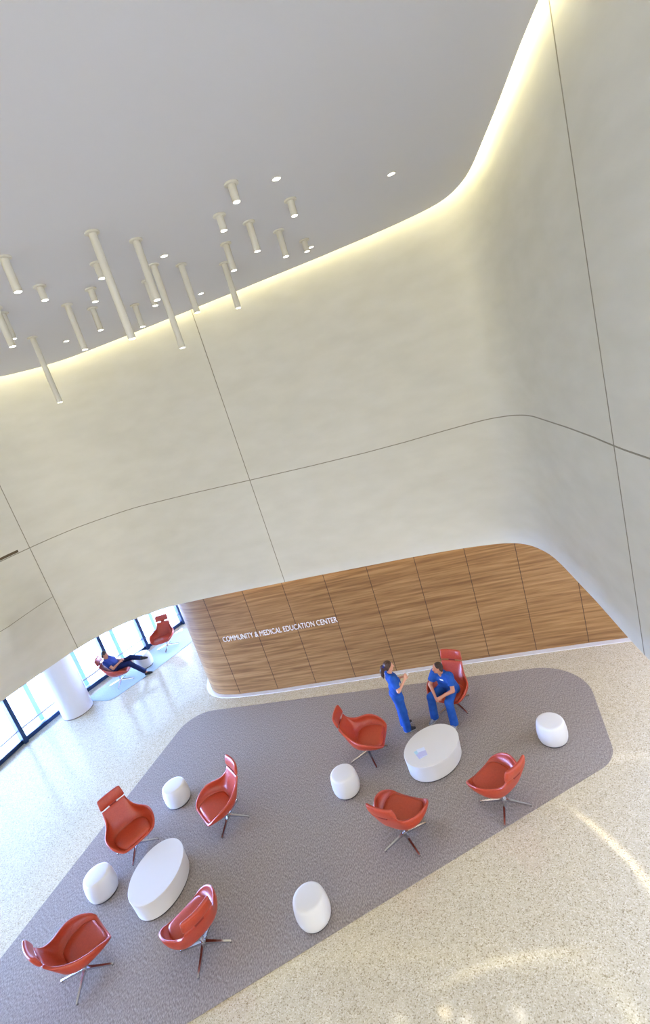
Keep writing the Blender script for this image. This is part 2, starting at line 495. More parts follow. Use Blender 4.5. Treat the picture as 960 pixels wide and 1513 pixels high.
# cove: closed above, LED strip along it
def strip3(o0, o1, z0, z1, name, m, parent=None):
    v, f = [], []
    for i in range(nW):
        a = W[i] + WN[i] * o0; b2 = W[i] + WN[i] * o1; zc_ = ceil_z(*W[i])
        v += [(a[0], a[1], zc_ + z0), (b2[0], b2[1], zc_ + z0), (b2[0], b2[1], zc_ + z1), (a[0], a[1], zc_ + z1)]
    for i in range(nW - 1):
        for q in range(4):
            a, b2 = i * 4 + q, i * 4 + (q + 1) % 4
            f.append((a, a + 4, b2 + 4, b2))
    f += [(0, 1, 2, 3), tuple(len(v) - 1 - q for q in range(4))]
    return obj(name, (v, f), m, parent)
lid = strip3(-.02, GAP + .25, .36, .42, 'trim_1', M['ceiling']); lid['kind'] = 'structure'
strip3(GAP + .18, GAP + .25, .09, .36, 'cove_upstand', M['ceiling'], lid)
cove = strip3(.07, .12, .29, .31, 'cove_light_strip', M['cove_led'])
tag(cove, 'warm white light strip hidden in the cove along the top of the curved plaster wall', 'strip light')

# wood-panelled wall under the soffit
WB = [(-4.02, 16.5), (-4.58, 15.2), (-4.72, 14.0), (-4.72, 13.2), (-4.68, 12.85), (-4.58, 12.6), (-4.43, 12.38), (-4.2, 12.2), (-3.92, 12.07), (-3.66, 11.97), (-2.62, 11.66), (-1.55, 11.39), (-.56, 11.135),
      (.44, 10.885), (1.69, 10.57), (2.73, 10.29), (3.8, 10.0), (4.88, 9.70), (5.7, 9.46), (7.2, 9.03)]
WBr = smooth_line(resample(WB, .06), 3)
WBn = normals2(WBr)
wood = smooth_angle(obj('wall_back', ribbon_wall(WBr, WBr - WBn * .15, [0, H1 + .02]), M['wood']), 30); wood['kind'] = 'structure'
WBaz = np.degrees(np.arctan2(WBr[:, 0], WBr[:, 1]))
def wood_at(az):
    ok = WBr[:, 1] < 12.6
    i = int(np.argmin(np.abs(WBaz - az) + (~ok) * 99)); return i
for az in (-17.17, -12.66, -7.83, -2.72, 2.75, 8.85, 14.92, 20.84, 26.75, 32.0):
    i = wood_at(az); n3 = Vector((WBn[i][0], WBn[i][1], 0)); c = Vector((WBr[i][0], WBr[i][1], 0))
    q = Matrix.Translation(c) @ Matrix.Rotation(math.atan2(n3.y, n3.x), 4, 'Z')
    bm = bmesh.new(); box(bm, -.004, .0025, -.007, .007, .03, H1, q)
    obj('panel_joint', bm, M['wood_gap'], wood)
kb = WBr + WBn * .13
base = obj('baseboard_back', ribbon_wall(kb, WBr + WBn * .002, [0.0, .018]), M['kerb']); base['kind'] = 'structure'

# lettering on the wood wall
arc = np.r_[0, np.cumsum(np.hypot(*np.diff(WBr, axis=0).T))]
ia, ib = wood_at(-16.75), wood_at(-2.72)
s0, s1 = arc[ia], arc[ib]
sgn = empty('wall_lettering', (WBr[(ia + ib) // 2][0], WBr[(ia + ib) // 2][1], 0))
tag(sgn, 'white raised letters reading COMMUNITY & MEDICAL EDUCATION CENTER on the wood wall', 'sign')
txt = 'COMMUNITY & MEDICAL EDUCATION CENTER'
cu = bpy.data.curves.new('t', 'FONT'); cu.body = txt; cu.size = 1.0; cu.extrude = 0.0; cu.offset = -.010; cu.space_character = 1.02
to = bpy.data.objects.new('t', cu); C.objects.link(to)
dg = bpy.context.evaluated_depsgraph_get()
tm = bpy.data.meshes.new_from_object(to.evaluated_get(dg))
bpy.data.objects.remove(to)
bm = bmesh.new(); bm.from_mesh(tm); bpy.data.meshes.remove(tm)
bmesh.ops.remove_doubles(bm, verts=bm.verts, dist=1e-5)
xs = [q.co.x for q in bm.verts]; x0t, x1t = min(xs), max(xs)
ysv = [q.co.y for q in bm.verts]; caph = max(ysv)
ZT0, CAPH = 1.66, .155
seen = set(); islands = []
for q in bm.verts:
    if q in seen: continue
    st = [q]; isl = []; seen.add(q)
    while st:
        a = st.pop(); isl.append(a)
        for e_ in a.link_edges:
            b2 = e_.other_vert(a)
            if b2 not in seen: seen.add(b2); st.append(b2)
    islands.append(isl)
for isl in sorted(islands, key=lambda q: min(w.co.x for w in q)):
    S = set(isl); idx = {q: i for i, q in enumerate(isl)}
    fr_, n_ = [], len(isl)
    def place(q, d):
        s_ = s0 + (q.co.x - x0t) / (x1t - x0t) * (s1 - s0)
        px = np.interp(s_, arc, WBr[:, 0]); py = np.interp(s_, arc, WBr[:, 1])
        nx = np.interp(s_, arc, WBn[:, 0]); ny = np.interp(s_, arc, WBn[:, 1])
        return (px + nx * d - sgn.location.x, py + ny * d - sgn.location.y, ZT0 + q.co.y / .72 * CAPH)
    vv = [place(q, .022) for q in isl] + [place(q, .001) for q in isl]
    ff = []
    fs = {f_ for q in isl for f_ in q.link_faces}
    ec = {}
    for f_ in fs:
        ids = [idx[q] for q in f_.verts]
        ff.append(tuple(ids)); ff.append(tuple(n_ + i for i in ids[::-1]))
        for a, b2 in zip(ids, ids[1:] + ids[:1]): ec[(a, b2)] = 1
    for (a, b2) in ec:
        if (b2, a) not in ec: ff.append((b2, a, n_ + a, n_ + b2))
    obj('letter', (vv, ff), M['sign'], sgn)
bm.free()

wl_ = np.array([(-12.75, 4.54), (-13.0, 0.0), (-13.0, -9.0)])
wl_o = obj('added_wall_left', ribbon_wall(wl_, wl_ + np.array([-.25, 0]), [0, H1 + .02]), M['plaster']); wl_o['kind'] = 'structure'  # unseen wall, added to keep blue window light off the near floor

# white column
col = smooth_angle(obj('column', lathe([(.447, 0), (.447, 3.17)], 56), M['column'], loc=(-9.15, 13.83, 0)), 50); col['kind'] = 'structure'
obj('column_foot', lathe([(.452, .0), (.452, .02)], 56), M['rail'], col)

# glazed wall behind: bays between dark mullions
WP = np.array([(-12.75, 4.6), (-12.2, 7.1), (-11.6, 9.2), (-11.05, 11.15), (-10.42, 12.95), (-9.55, 14.55), (-8.72, 15.70), (-7.80, 16.85), (-6.72, 18.20), (-5.4, 19.7)])
for k in range(len(WP) - 1):
    a, b2 = WP[k], WP[k + 1]; L = float(np.hypot(*(b2 - a))); ang = math.atan2(b2[1] - a[1], b2[0] - a[0])
    w_ = empty('window_%d' % (k + 1), (a[0], a[1], 0), ang); w_['kind'] = 'structure'
    bm = bmesh.new(); box(bm, .055, L - .055, -.045, .045, 0, .13); obj('sill', bm, M['frame'], w_)
    bm = bmesh.new(); box(bm, -.055, .055, -.14, .08, 0, H1 + .02); obj('mullion', bm, M['frame'], w_)
    bm = bmesh.new(); box(bm, .055, L - .055, -.02, .02, .40, .43); obj('rail', bm, M['rail'], w_)
    bm = bmesh.new(); box(bm, .055, L - .055, -.045, .045, H1 - .1, H1 + .02); obj('head', bm, M['frame'], w_)
    bm = bmesh.new(); box(bm, .055, L - .055, -.006, .006, .13, H1 - .1); obj('glass', bm, M['glass'], w_)
for k, (a, b2) in enumerate(zip(WP[:-1], WP[1:])):
    t = b2 - a; t = t / np.hypot(*t); nrm = np.array([-t[1], t[0]])
    c = (a + b2) / 2 + nrm * .55
    bm = bmesh.new(); box(bm, -.07, .07, -.1, .1, 0, 4.2); bmesh.ops.bevel(bm, geom=list(bm.edges), offset=.01, segments=1, affect='EDGES')
    o = obj('facade_post', bm, M['post'], loc=(c[0], c[1], -.12), rot=(0, 0, math.atan2(t[1], t[0]))); o['kind'] = 'structure'

# unseen glowing strip, added under the soffit to brighten the wood wall
k0, k1 = wood_at(-15), wood_at(31)
sl = WBr[k0:k1]
slot = obj('added_wash_strip', ribbon_wall(sl + WBn[k0:k1] * .16, sl + WBn[k0:k1] * .10, [H1 - .012, H1 + .018]), M['added_wash'])
tag(slot, 'unseen glowing strip added under the soffit to brighten the wood wall, behind the plaster edge', 'strip light')

# ------------------------------------------------------------------ rugs
def fillet(pts, n=10):
    """pts: (x, y, radius) polygon -> rounded polygon"""
    out = []; k = len(pts)
    for i in range(k):
        p = Vector(pts[i][:2]); a = Vector(pts[i - 1][:2]); b2 = Vector(pts[(i + 1) % k][:2]); r = pts[i][2]
        u = (a - p).normalized(); w_ = (b2 - p).normalized()
        th = u.angle(w_); t = r / math.tan(th / 2)
        c = p + (u + w_).normalized() * (r / math.sin(th / 2))
        s_, e_ = p + u * t - c, p + w_ * t - c
        a0 = math.atan2(s_.y, s_.x); a1 = math.atan2(e_.y, e_.x); d = (a1 - a0 + PI) % (2 * PI) - PI
        for q in range(n + 1):
            an = a0 + d * q / n; out.append((c.x + r * math.cos(an), c.y + r * math.sin(an)))
    return out
RUG = [(-7.2, 3.85, .6), (3.46, 6.62, .62), (4.40, 9.16, .95), (-5.02, 11.78, .75), (-7.6, 5.7, .6)]
rug = obj('area_rug', prism(fillet(RUG, 14), .001, .012), M['carpet'])
tag(rug, 'large taupe grey carpet with rounded corners laid on the terrazzo under the red chairs', 'rug')
RUG2 = [(-9.1, 14.3, .25), (-8.10, 13.80, .35), (-6.95, 14.95, .5), (-5.9, 16.3, .5), (-6.3, 17.6, .3), (-6.95, 17.4, .3), (-8.55, 15.3, .4)]
rug2 = obj('area_rug', prism(fillet(RUG2, 8), .001, .012), M['carpet2'])
tag(rug2, 'grey carpet with window glare painted in as pale teal, along the far windows under the two distant chairs', 'rug')
RT = .012   # rug top

# ------------------------------------------------------------------ lounge chair
def chair_shell():
    rows = [((.45, .40), (.27, .455, .43)), ((.425, .372), (.355, .42, .485)), ((.29, .355), (.425, .31, .565)), ((.12, .345), (.452, .185, .62)),
            ((-.05, .35), (.448, .07, .648)), ((-.175, .392), (.405, -.035, .66)), ((-.25, .475), (.335, -.145, .668)), ((-.295, .58), (.287, -.235, .705)),
            ((-.333, .68), (.258, -.305, .755)), ((-.365, .765), (.243, -.35, .81)), ((-.395, .865), (.236, -.388, .868))]
    NU = 17; v = []
    for (sy, sz), (w, ey, ez) in rows:
        for k in range(NU):
            u = -1 + 2 * k / (NU - 1); a = abs(u) * PI / 2
            x = w * math.copysign(math.sin(a) ** .88, u); g = (1 - math.cos(a)) ** 1.25
            v.append((x, sy + (ey - sy) * g, sz + (ez - sz) * g))
    f = [(r * NU + k, r * NU + k + 1, (r + 1) * NU + k + 1, (r + 1) * NU + k) for r in range(len(rows) - 1) for k in range(NU - 1)]
    me = bpy.data.meshes.new('shell'); me.from_pydata(v, [], f); me.update()
    o = bpy.data.objects.new('tmp', me); C.objects.link(o)
    s_ = o.modifiers.new('s', 'SOLIDIFY'); s_.thickness = .042; s_.offset = -1
    b_ = o.modifiers.new('u', 'SUBSURF'); b_.levels = 2; b_.render_levels = 2
    dg = bpy.context.evaluated_depsgraph_get(); dg.update()
    m2 = bpy.data.meshes.new_from_object(o.evaluated_get(dg)); bpy.data.objects.remove(o); m2.name = 'shell'
    return m2

def subd(bm_or_tuple, lv=2):
    o = obj('tmp', bm_or_tuple)
    b_ = o.modifiers.new('u', 'SUBSURF'); b_.levels = lv
    dg = bpy.context.evaluated_depsgraph_get(); dg.update()
    m2 = bpy.data.meshes.new_from_object(o.evaluated_get(dg)); bpy.data.objects.remove(o)
    return m2

def seat_cushion():
    # plan outline rounded at the back, straight at the front
    ys = np.linspace(-.15, .405, 9); v = []; NU = 9
    hw = [.18, .27, .312, .33, .338, .335, .322, .298, .255]
    top = [.455, .468, .476, .482, .486, .488, .488, .482, .465]
    for layer in (0, 1):
        for j, y in enumerate(ys):
            for k in range(NU):
                u = -1 + 2 * k / (NU - 1)
                z = top[j] - .012 * u * u if layer == 0 else .365
                sc_ = 1 if layer == 0 else .95
                v.append((hw[j] * u * sc_, y - .012 * (u * u if j == len(ys) - 1 else 0), z))
    n1 = len(ys) * NU; f = []
    for j in range(len(ys) - 1):
        for k in range(NU - 1):
            a = j * NU + k; f.append((a, a + 1, a + NU + 1, a + NU)); f.append((n1 + a + NU, n1 + a + NU + 1, n1 + a + 1, n1 + a))
    per = [(0, k) for k in range(NU)] + [(j, NU - 1) for j in range(1, len(ys))] + [(len(ys) - 1, k) for k in range(NU - 2, -1, -1)] + [(j, 0) for j in range(len(ys) - 2, 0, -1)]
    ids = [j * NU + k for j, k in per]
    for a, b2 in zip(ids, ids[1:] + ids[:1]): f.append((b2, a, n1 + a, n1 + b2))
    return subd((v, f), 2)

def headrest():
    NX, NZ = 7, 5; v = []
    for s in (1, -1):
        for j in range(NZ):
            for k in range(NX):
                u = -1 + 2 * k / (NX - 1); w = -1 + 2 * j / (NZ - 1)
                x = .238 * u * (1 - .04 * w); z = .112 * w
                y = s * .036 + .035 * u * u - .012 * w * w * s
                v.append((x, y, z))
    n1 = NX * NZ; f = []
    for j in range(NZ - 1):
        for k in range(NX - 1):
            a = j * NX + k; f.append((a + 1, a, a + NX, a + NX + 1)); f.append((n1 + a, n1 + a + 1, n1 + a + NX + 1, n1 + a + NX))
    per = [k for k in range(NX)] + [j * NX + NX - 1 for j in range(1, NZ)] + [(NZ - 1) * NX + k for k in range(NX - 2, -1, -1)] + [j * NX for j in range(NZ - 2, 0, -1)]
    for a, b2 in zip(per, per[1:] + per[:1]): f.append((a, b2, n1 + b2, n1 + a))
    return subd((v, f), 2)

def make_chair():
    t = empty('lounge_chair', (0, 0, 0))
    tag(t, 'x', 'chair', 'red swivel lounge chairs')
    obj('shell', chair_shell(), M['leather'], t, smooth=True)
    obj('seat_cushion', seat_cushion(), M['leather'], t, smooth=True)
    hr = obj('headrest', headrest(), M['leather'], t, loc=(0, -.428, .988), rot=(math.radians(14), 0, 0), smooth=True)
    bm = bmesh.new(); box(bm, -.07, .07, -.012, .012, -.16, -.07)
    obj('headrest_bracket', bm, M['piping'], hr)
    bm = bmesh.new(); tube(bm, (0, 0, .09), (0, 0, .33), .026, .026, 20); tube(bm, (0, 0, .295), (0, .02, .325), .09, .11, 20)
    smooth_angle(obj('column', bm, M['chrome'], t), 40)
    bm = bmesh.new(); tube(bm, (0, 0, .075), (0, 0, .135), .05, .034, 20); smooth_angle(obj('hub', bm, M['chrome'], t), 40)
    # one leg: tapering bar from the hub to the floor
    secs = [(.02, .03, .085, .125), (.12, .024, .068, .098), (.25, .02, .042, .066), (.36, .018, .024, .042), (.41, .015, .014, .026)]
    v = []
    for x, w, z0, z1 in secs: v += [(x, -w, z0), (x, w, z0), (x, w * .75, z1), (x, -w * .75, z1)]
    f = [(3, 2, 1, 0), tuple(4 * (len(secs) - 1) + q for q in range(4))]
    for s in range(len(secs) - 1):
        for q in range(4):
            a, b2 = s * 4 + q, s * 4 + (q + 1) % 4; f.append((a, b2, b2 + 4, a + 4))
    leg_me = None
    for k in range(4):
        if leg_me is None:
            lg = smooth_angle(obj('leg', (v, f), M['chrome'], t), 30); leg_me = lg.data
        else:
            lg = obj('leg', leg_me, None, t)
        lg.rotation_euler = (0, 0, k * PI / 2)
        g = bmesh.new(); tube(g, (.395, 0, 0), (.395, 0, .015), .013, .012, 10)
        obj('glide', g, M['glide'], lg)
    return t

proto = make_chair()
CHAIR_S = 1.0
chairs = [  # x, y, facing deg, base deg, floor z, label
    (-5.497, 5.787, 43.8, 1.4, RT, 'red lounge chair lowest at left, headrest pointing to the left photo edge'),
    (-3.596, 5.641, 131, -6.0, RT, 'red lounge chair seen from behind, right below the left oval table'),
    (-5.34, 7.865, -48, 4.0, RT, 'red lounge chair facing the viewer between two white stools at left'),
    (-3.487, 7.854, -147, -14.0, RT, 'red lounge chair in side view, right of the stool farthest up the left group'),
    (-.588, 8.383, -17.8, 11.8, RT, 'orange-red lounge chair behind the standing woman, facing right'),
    (-.303, 6.383, 54, 19.7, RT, 'orange-red lounge chair seen from behind, below the right oval table'),
    (1.415, 6.43, 120, -25.0, RT, 'orange-red lounge chair with its back to the lower right, right of the right oval table'),
    (1.457, 9.05, -126.5, 21.5, RT, 'orange-red lounge chair in which the man in blue scrubs sits forward'),
    (-8.055, 14.79, 6, 3.0, RT, 'red lounge chair by the windows holding the reclining person'),
    (-6.857, 16.40, -91, 2.0, RT, 'empty red lounge chair by the windows, farthest from the viewer'),
]
for i, (x, y, fc, bs, z, lab) in enumerate(chairs):
    o = proto if i == 0 else dup_tree(proto)
    o.location = (x, y, z); o.rotation_euler = (0, 0, math.radians(fc - 90)); o['label'] = lab
    k = 0
    for ch in o.children:
        if ch.name.split('.')[0] == 'leg':
            ch.rotation_euler = (0, 0, math.radians(bs - (fc - 90)) + k * PI / 2); k += 1

# ------------------------------------------------------------------ stools and oval tables
def make_stool():
    t = empty('drum_stool', (0, 0, 0)); tag(t, 'x', 'stool', 'white drum stools')
    prof = [(.10, .022), (.222, .022), (.243, .04), (.258, .09), (.265, .16), (.262, .24), (.252, .32), (.241, .375), (.231, .399), (.219, .411), (.203, .417), (.18, .4195), (.08, .42), (.01, .42)]
    obj('body', lathe(prof, 56), M['white'], t, smooth=True)
    smooth_angle(obj('plinth', lathe([(.225, 0), (.225, .0225)], 48), M['plinth'], t), 40)
    return t
ps = make_stool()
stools = [(-1.891, 5.582, 'white drum stool nearest the viewer, alone at the lower edge of the carpet'),
          (-1.134, 7.674, 'white drum stool beside the orange-red chair behind the woman'),
          (2.779, 7.40, 'white drum stool alone at the right end of the carpet'),
          (-5.713, 7.099, 'white drum stool left of the left oval table'),
          (-4.696, 8.729, 'white drum stool at the carpet edge, farthest up in the left group'),
          (-7.42, 15.45, 'white drum stool by the windows at the reclining person\'s feet')]
for i, (x, y, lab) in enumerate(stools):
    o = ps if i == 0 else dup_tree(ps)
    o.location = (x, y, RT); o['label'] = lab
    if i == 5: o.scale = (1.1, 1.1, 1.15)
def make_table():
    t = empty('oval_table', (0, 0, 0)); tag(t, 'x', 'table', 'white oval coffee tables')
    hT = .37
    prof = [(.93, .03), (.97, .031), (.975, .036), (.993, hT - .045)]
    smooth_angle(obj('drum', lathe(prof, 96, .594, .445), M['white'], t), 24)
    prof = [(.985, hT - .045), (.995, hT - .042), (1.0, hT - .036), (1.0, hT - .010), (.996, hT - .003), (.988, hT)]
    smooth_angle(obj('top', lathe(prof, 96, .594, .445), M['white'], t), 22)
    smooth_angle(obj('plinth', lathe([(.945, 0), (.945, .0305)], 96, .594, .445), M['plinth'], t), 40)
    return t
tb = make_table(); tb.location = (.616, 7.737, RT); tb.rotation_euler = (0, 0, .555)
tb['label'] = 'white oval drum coffee table with booklets, in front of the woman'
t2 = dup_tree(tb); t2.location = (-4.559, 6.856, RT); t2.rotation_euler = (0, 0, 1.367)
t2['label'] = 'bare white oval drum coffee table in the left group of chairs'

for (x, y, rz, z, mm, lab) in ((.36, 7.60, .25, 0, 'paper3', 'pale teal booklet under the other on the oval table'),
                               (.405, 7.615, .05, .006, 'paper', 'pale blue booklet lying on top on the oval table')):
    k_ = empty('booklet', (x, y, RT + .37 + z + .0005), rz)
    tag(k_, lab, 'booklet', 'booklets on the oval table')
    bm = bmesh.new(); box(bm, -.075, .075, -.105, .105, 0, .005); obj('pages', bm, M[mm], k_)
    bm = bmesh.new(); box(bm, -.076, .076, -.106, .02, .005, .0058); obj('cover_panel', bm, M['paper2'], k_)

# ------------------------------------------------------------------ pendants and downlights
pend = [(-2.6, 6.24, 0.37), (-2.75, 7.3, 0.18), (-3.59, 7.82, 0.36), (-3.52, 7.55, 0.53), (-3.96, 9.3, 1.15), (-2.84, 8.29, 0.68), (-2.32, 7.96, 0.18), (-2.65, 8.8, 0.35), (-1.89, 7.15, 0.19), (-1.59, 6.31, 1.19), (-2.1, 9.32, 0.37), (-1.25, 6.85, 0.72), (-1.58, 8.35, 0.37), (-1.31, 7.81, 1.18), (-0.97, 8.14, 0.7), (-0.17, 6.9, 0.18), (0.08, 6.21, 0.19), (-0.23, 7.88, 0.37), (-0.37, 8.66, 0.7), (0.17, 7.39, 0.37), (0.57, 8.03, 0.36), (0.76, 7.11, 0.19), (0.98, 8.79, 0.17)]
plab = ['medium white pendant tube at the far left of the cluster, highest there in the photo',
        'short white pendant stub second from the left in the upper part of the cluster',
        'white pendant tube partly behind another at the left photo edge',
        'white pendant tube cut by the left photo edge, in front of another',
        'long white pendant tube hanging lowest over the wall at the left',
        'half-length white pendant tube between the lowest left one and the longest one',
        'short white pendant stub left of the lower part of the longest tube',
        'medium white pendant tube just below the short stub left of the longest tube',
        'short white pendant stub partly behind the upper end of the longest tube',
        'longest white pendant tube, the big one in the left half of the cluster',
        'medium white pendant tube right beside the lower end of the longest tube',
        'half-length white pendant tube crossing behind the bright lit tube',
        'medium white pendant tube peeking out left of the bright lit tube',
        'long brightly lit white pendant tube in the middle of the cluster',
        'half-length white pendant tube right of the bright lit tube, above the wall joint',
        'short white pendant stub upper middle, below the topmost stub',
        'topmost short white pendant stub, near the large round downlight',
        'medium white pendant tube above the half-length one that overlaps the wall',
        'half-length white pendant tube on the right that overlaps the glowing wall top',
        'medium white pendant tube on the right, under the topmost stub',
        'medium white pendant tube, second last toward the right',
        'short white pendant stub at the upper right of the cluster',
        'smallest white pendant stub, last at the right beside a downlight']
PR = .047
lens_me = rose_me = None
for (x, y, L), lab in zip(pend, plab):
    z = ceil_z(x, y)
    t = empty('pendant_light', (x, y, z)); tag(t, lab, 'pendant light', 'white tube pendants under the ceiling')
    if rose_me is None:
        rose_me = smooth_angle(obj('ceiling_rose', lathe([(.085, 0.004), (.085, -.012), (.078, -.016), (.05, -.017)], 32), M['tube'], t), 40).data
        lens_me = smooth_angle(obj('lamp_lens', lathe([(PR * .82, .004), (PR * .82, -.004)], 24), M['lamp_glow'], t, loc=(0, 0, -L)), 40).data
    else:
        obj('ceiling_rose', rose_me, None, t); obj('lamp_lens', lens_me, None, t, loc=(0, 0, -L))
    smooth_angle(obj('tube', lathe([(PR, -.01), (PR, -L), (PR * .88, -L - .002), (PR * .86, -L + .012)], 28), M['tube'], t), 40)
    ld = bpy.data.lights.new('pendant_beam', 'SPOT'); ld.energy = PENDANT_WATTS; ld.color = (1, .92, .78); ld.spot_size = math.radians(75); ld.spot_blend = .7; ld.shadow_soft_size = .04
    lo = bpy.data.objects.new('pendant_beam', ld); C.objects.link(lo); lo.parent = t; lo.location = (0, 0, -L - .02)
down = [(0.60, 6.43, 'round recessed downlight at the top, right of the topmost stub pendant'), (-1.09, 7.61, 'round recessed downlight amid the pendants above the bright lit tube'), (-1.0, 9.87, 'small round recessed downlight right at the wall joint by the cove'),
        (-3.75, 10.15, 'round recessed downlight at the left near the cove'), (1.11, 9.23, 'round recessed downlight beside the smallest pendant stub'), (2.17, 7.30, 'round recessed downlight farthest right, alone on the ceiling')]
for x, y, lab in down:
    t = empty('recessed_downlight', (x, y, ceil_z(x, y))); tag(t, lab, 'downlight', 'recessed downlights in the ceiling')
    smooth_angle(obj('trim_ring', lathe([(.062, .003), (.062, -.006), (.05, -.008), (.046, -.002), (.046, .003)], 32, caps=False), M['ring'], t), 40)
    smooth_angle(obj('lens', lathe([(.047, -.001), (.047, -.004)], 32), M['lamp_glow'], t), 40)

# ------------------------------------------------------------------ people: surfaces grown from joined, tapering limbs
class SDF:
    def __init__(s, lo, hi, h):
        s.lo = np.array(lo, float); s.h = h
        n_ = np.ceil((np.array(hi) - s.lo) / h).astype(int) + 1
        s.D = np.full(n_, 1.0, np.float32)
        s.ax = [s.lo[i] + h * np.arange(n_[i]) for i in range(3)]
    def _blk(s, lo, hi, pad):
        i0 = [max(0, int((lo[i] - pad - s.lo[i]) / s.h)) for i in range(3)]
        i1 = [min(s.D.shape[i], int((hi[i] + pad - s.lo[i]) / s.h) + 2) for i in range(3)]
        sl = tuple(slice(a, b2) for a, b2 in zip(i0, i1))
        g = np.meshgrid(*[s.ax[i][sl[i]] for i in range(3)], indexing='ij')
        return sl, np.stack(g, -1)
    def _u(s, sl, d, k):
        a = s.D[sl]
        if k > 0:
            hh = np.maximum(k - np.abs(a - d), 0) / k
            s.D[sl] = np.minimum(a, d) - hh * hh * k / 4
        else: s.D[sl] = np.minimum(a, d)
    def cone(s, a, b2, ra, rb, k=.03, flat=False):
        a, b2 = np.array(a, float), np.array(b2, float); r = max(ra, rb)
        sl, P = s._blk(np.minimum(a, b2) - r, np.maximum(a, b2) + r, k + .05)
        ba = b2 - a; L2 = ba @ ba
        t = ((P - a) @ ba) / L2; tc = np.clip(t, 0, 1)
        d = np.linalg.norm(P - a - tc[..., None] * ba, axis=-1) - (ra + (rb - ra) * tc)
        if flat: d = np.maximum(d, (t - 1) * math.sqrt(L2))
        s._u(sl, d, k); return s
    def ell(s, c, r, k=.02, rz=0.0, rx=0.0):
        c = np.array(c, float); r = np.array(r, float); R = r.max()
        sl, P = s._blk(c - R, c + R, k + .05)
        Q = P - c
        if rz:
            cz, sz = math.cos(-rz), math.sin(-rz); Q = np.stack([Q[..., 0] * cz - Q[..., 1] * sz, Q[..., 0] * sz + Q[..., 1] * cz, Q[..., 2]], -1)
        if rx:
            cz, sz = math.cos(-rx), math.sin(-rx); Q = np.stack([Q[..., 0], Q[..., 1] * cz - Q[..., 2] * sz, Q[..., 1] * sz + Q[..., 2] * cz], -1)
        k0 = np.linalg.norm(Q / r, axis=-1); k1 = np.linalg.norm(Q / (r * r), axis=-1) + 1e-9
        s._u(sl, k0 * (k0 - 1) / k1, k); return s
    def sub_ell(s, c, r):
        c = np.array(c, float); r = np.array(r, float)
        sl, P = s._blk(c - r.max(), c + r.max(), .03)
        k0 = np.linalg.norm((P - c) / r, axis=-1); k1 = np.linalg.norm((P - c) / (r * r), axis=-1) + 1e-9
        s.D[sl] = np.maximum(s.D[sl], -(k0 * (k0 - 1) / k1)); return s
    def cut(s, p, nrm):
        g = np.meshgrid(*s.ax, indexing='ij'); nrm = np.array(nrm, float) / np.linalg.norm(nrm)
        s.D = np.maximum(s.D, (g[0] - p[0]) * nrm[0] + (g[1] - p[1]) * nrm[1] + (g[2] - p[2]) * nrm[2]); return s
    def mesh(s):
        D = s.D; D[0] = D[-1] = .1; D[:, 0] = D[:, -1] = .1; D[:, :, 0] = D[:, :, -1] = .1
        n_ = np.array(D.shape) - 1
        acc = np.zeros((*n_, 3)); cnt = np.zeros(n_)
        corner = [(i, j, k) for i in (0, 1) for j in (0, 1) for k in (0, 1)]
        def at(c): return D[c[0]:c[0] + n_[0], c[1]:c[1] + n_[1], c[2]:c[2] + n_[2]]
        for c in corner:
            for ax_ in range(3):
                if c[ax_]: continue
                c2 = list(c); c2[ax_] = 1
                A, B = at(c), at(c2); mk = (A < 0) != (B < 0)
                t = np.where(mk, A / np.where(mk, A - B, 1), 0)
                for q in range(3): acc[..., q] += np.where(mk, c[q] + (t if q == ax_ else 0), 0)
                cnt += mk
        act = cnt > 0; idx = -np.ones(n_, int); idx[act] = np.arange(act.sum())
        I = np.argwhere(act); V = s.lo + s.h * (I + acc[act] / cnt[act][:, None])
        F = []
        S = D < 0
        for ax_ in range(3):
            a = [slice(None)] * 3; b2 = [slice(None)] * 3; a[ax_] = slice(0, -1); b2[ax_] = slice(1, None)
            ch = S[tuple(a)] != S[tuple(b2)]
            E = np.argwhere(ch); o1, o2 = (ax_ + 1) % 3, (ax_ + 2) % 3
            ok = (E[:, o1] > 0) & (E[:, o2] > 0) & (E[:, o1] < n_[o1]) & (E[:, o2] < n_[o2]); E = E[ok]
            e1 = np.zeros(3, int); e1[o1] = 1; e2 = np.zeros(3, int); e2[o2] = 1
            g = lambda q: idx[q[:, 0], q[:, 1], q[:, 2]]
            Q = np.stack([g(E), g(E - e1), g(E - e1 - e2), g(E - e2)], 1)
            ins = S[tuple(E.T)]
            Q[~ins] = Q[~ins][:, ::-1]
            F.append(Q)
        F = np.concatenate(F)
        return V.tolist(), F.tolist()

def lerp(a, b2, t): return tuple(a[i] + (b2[i] - a[i]) * t for i in range(3))

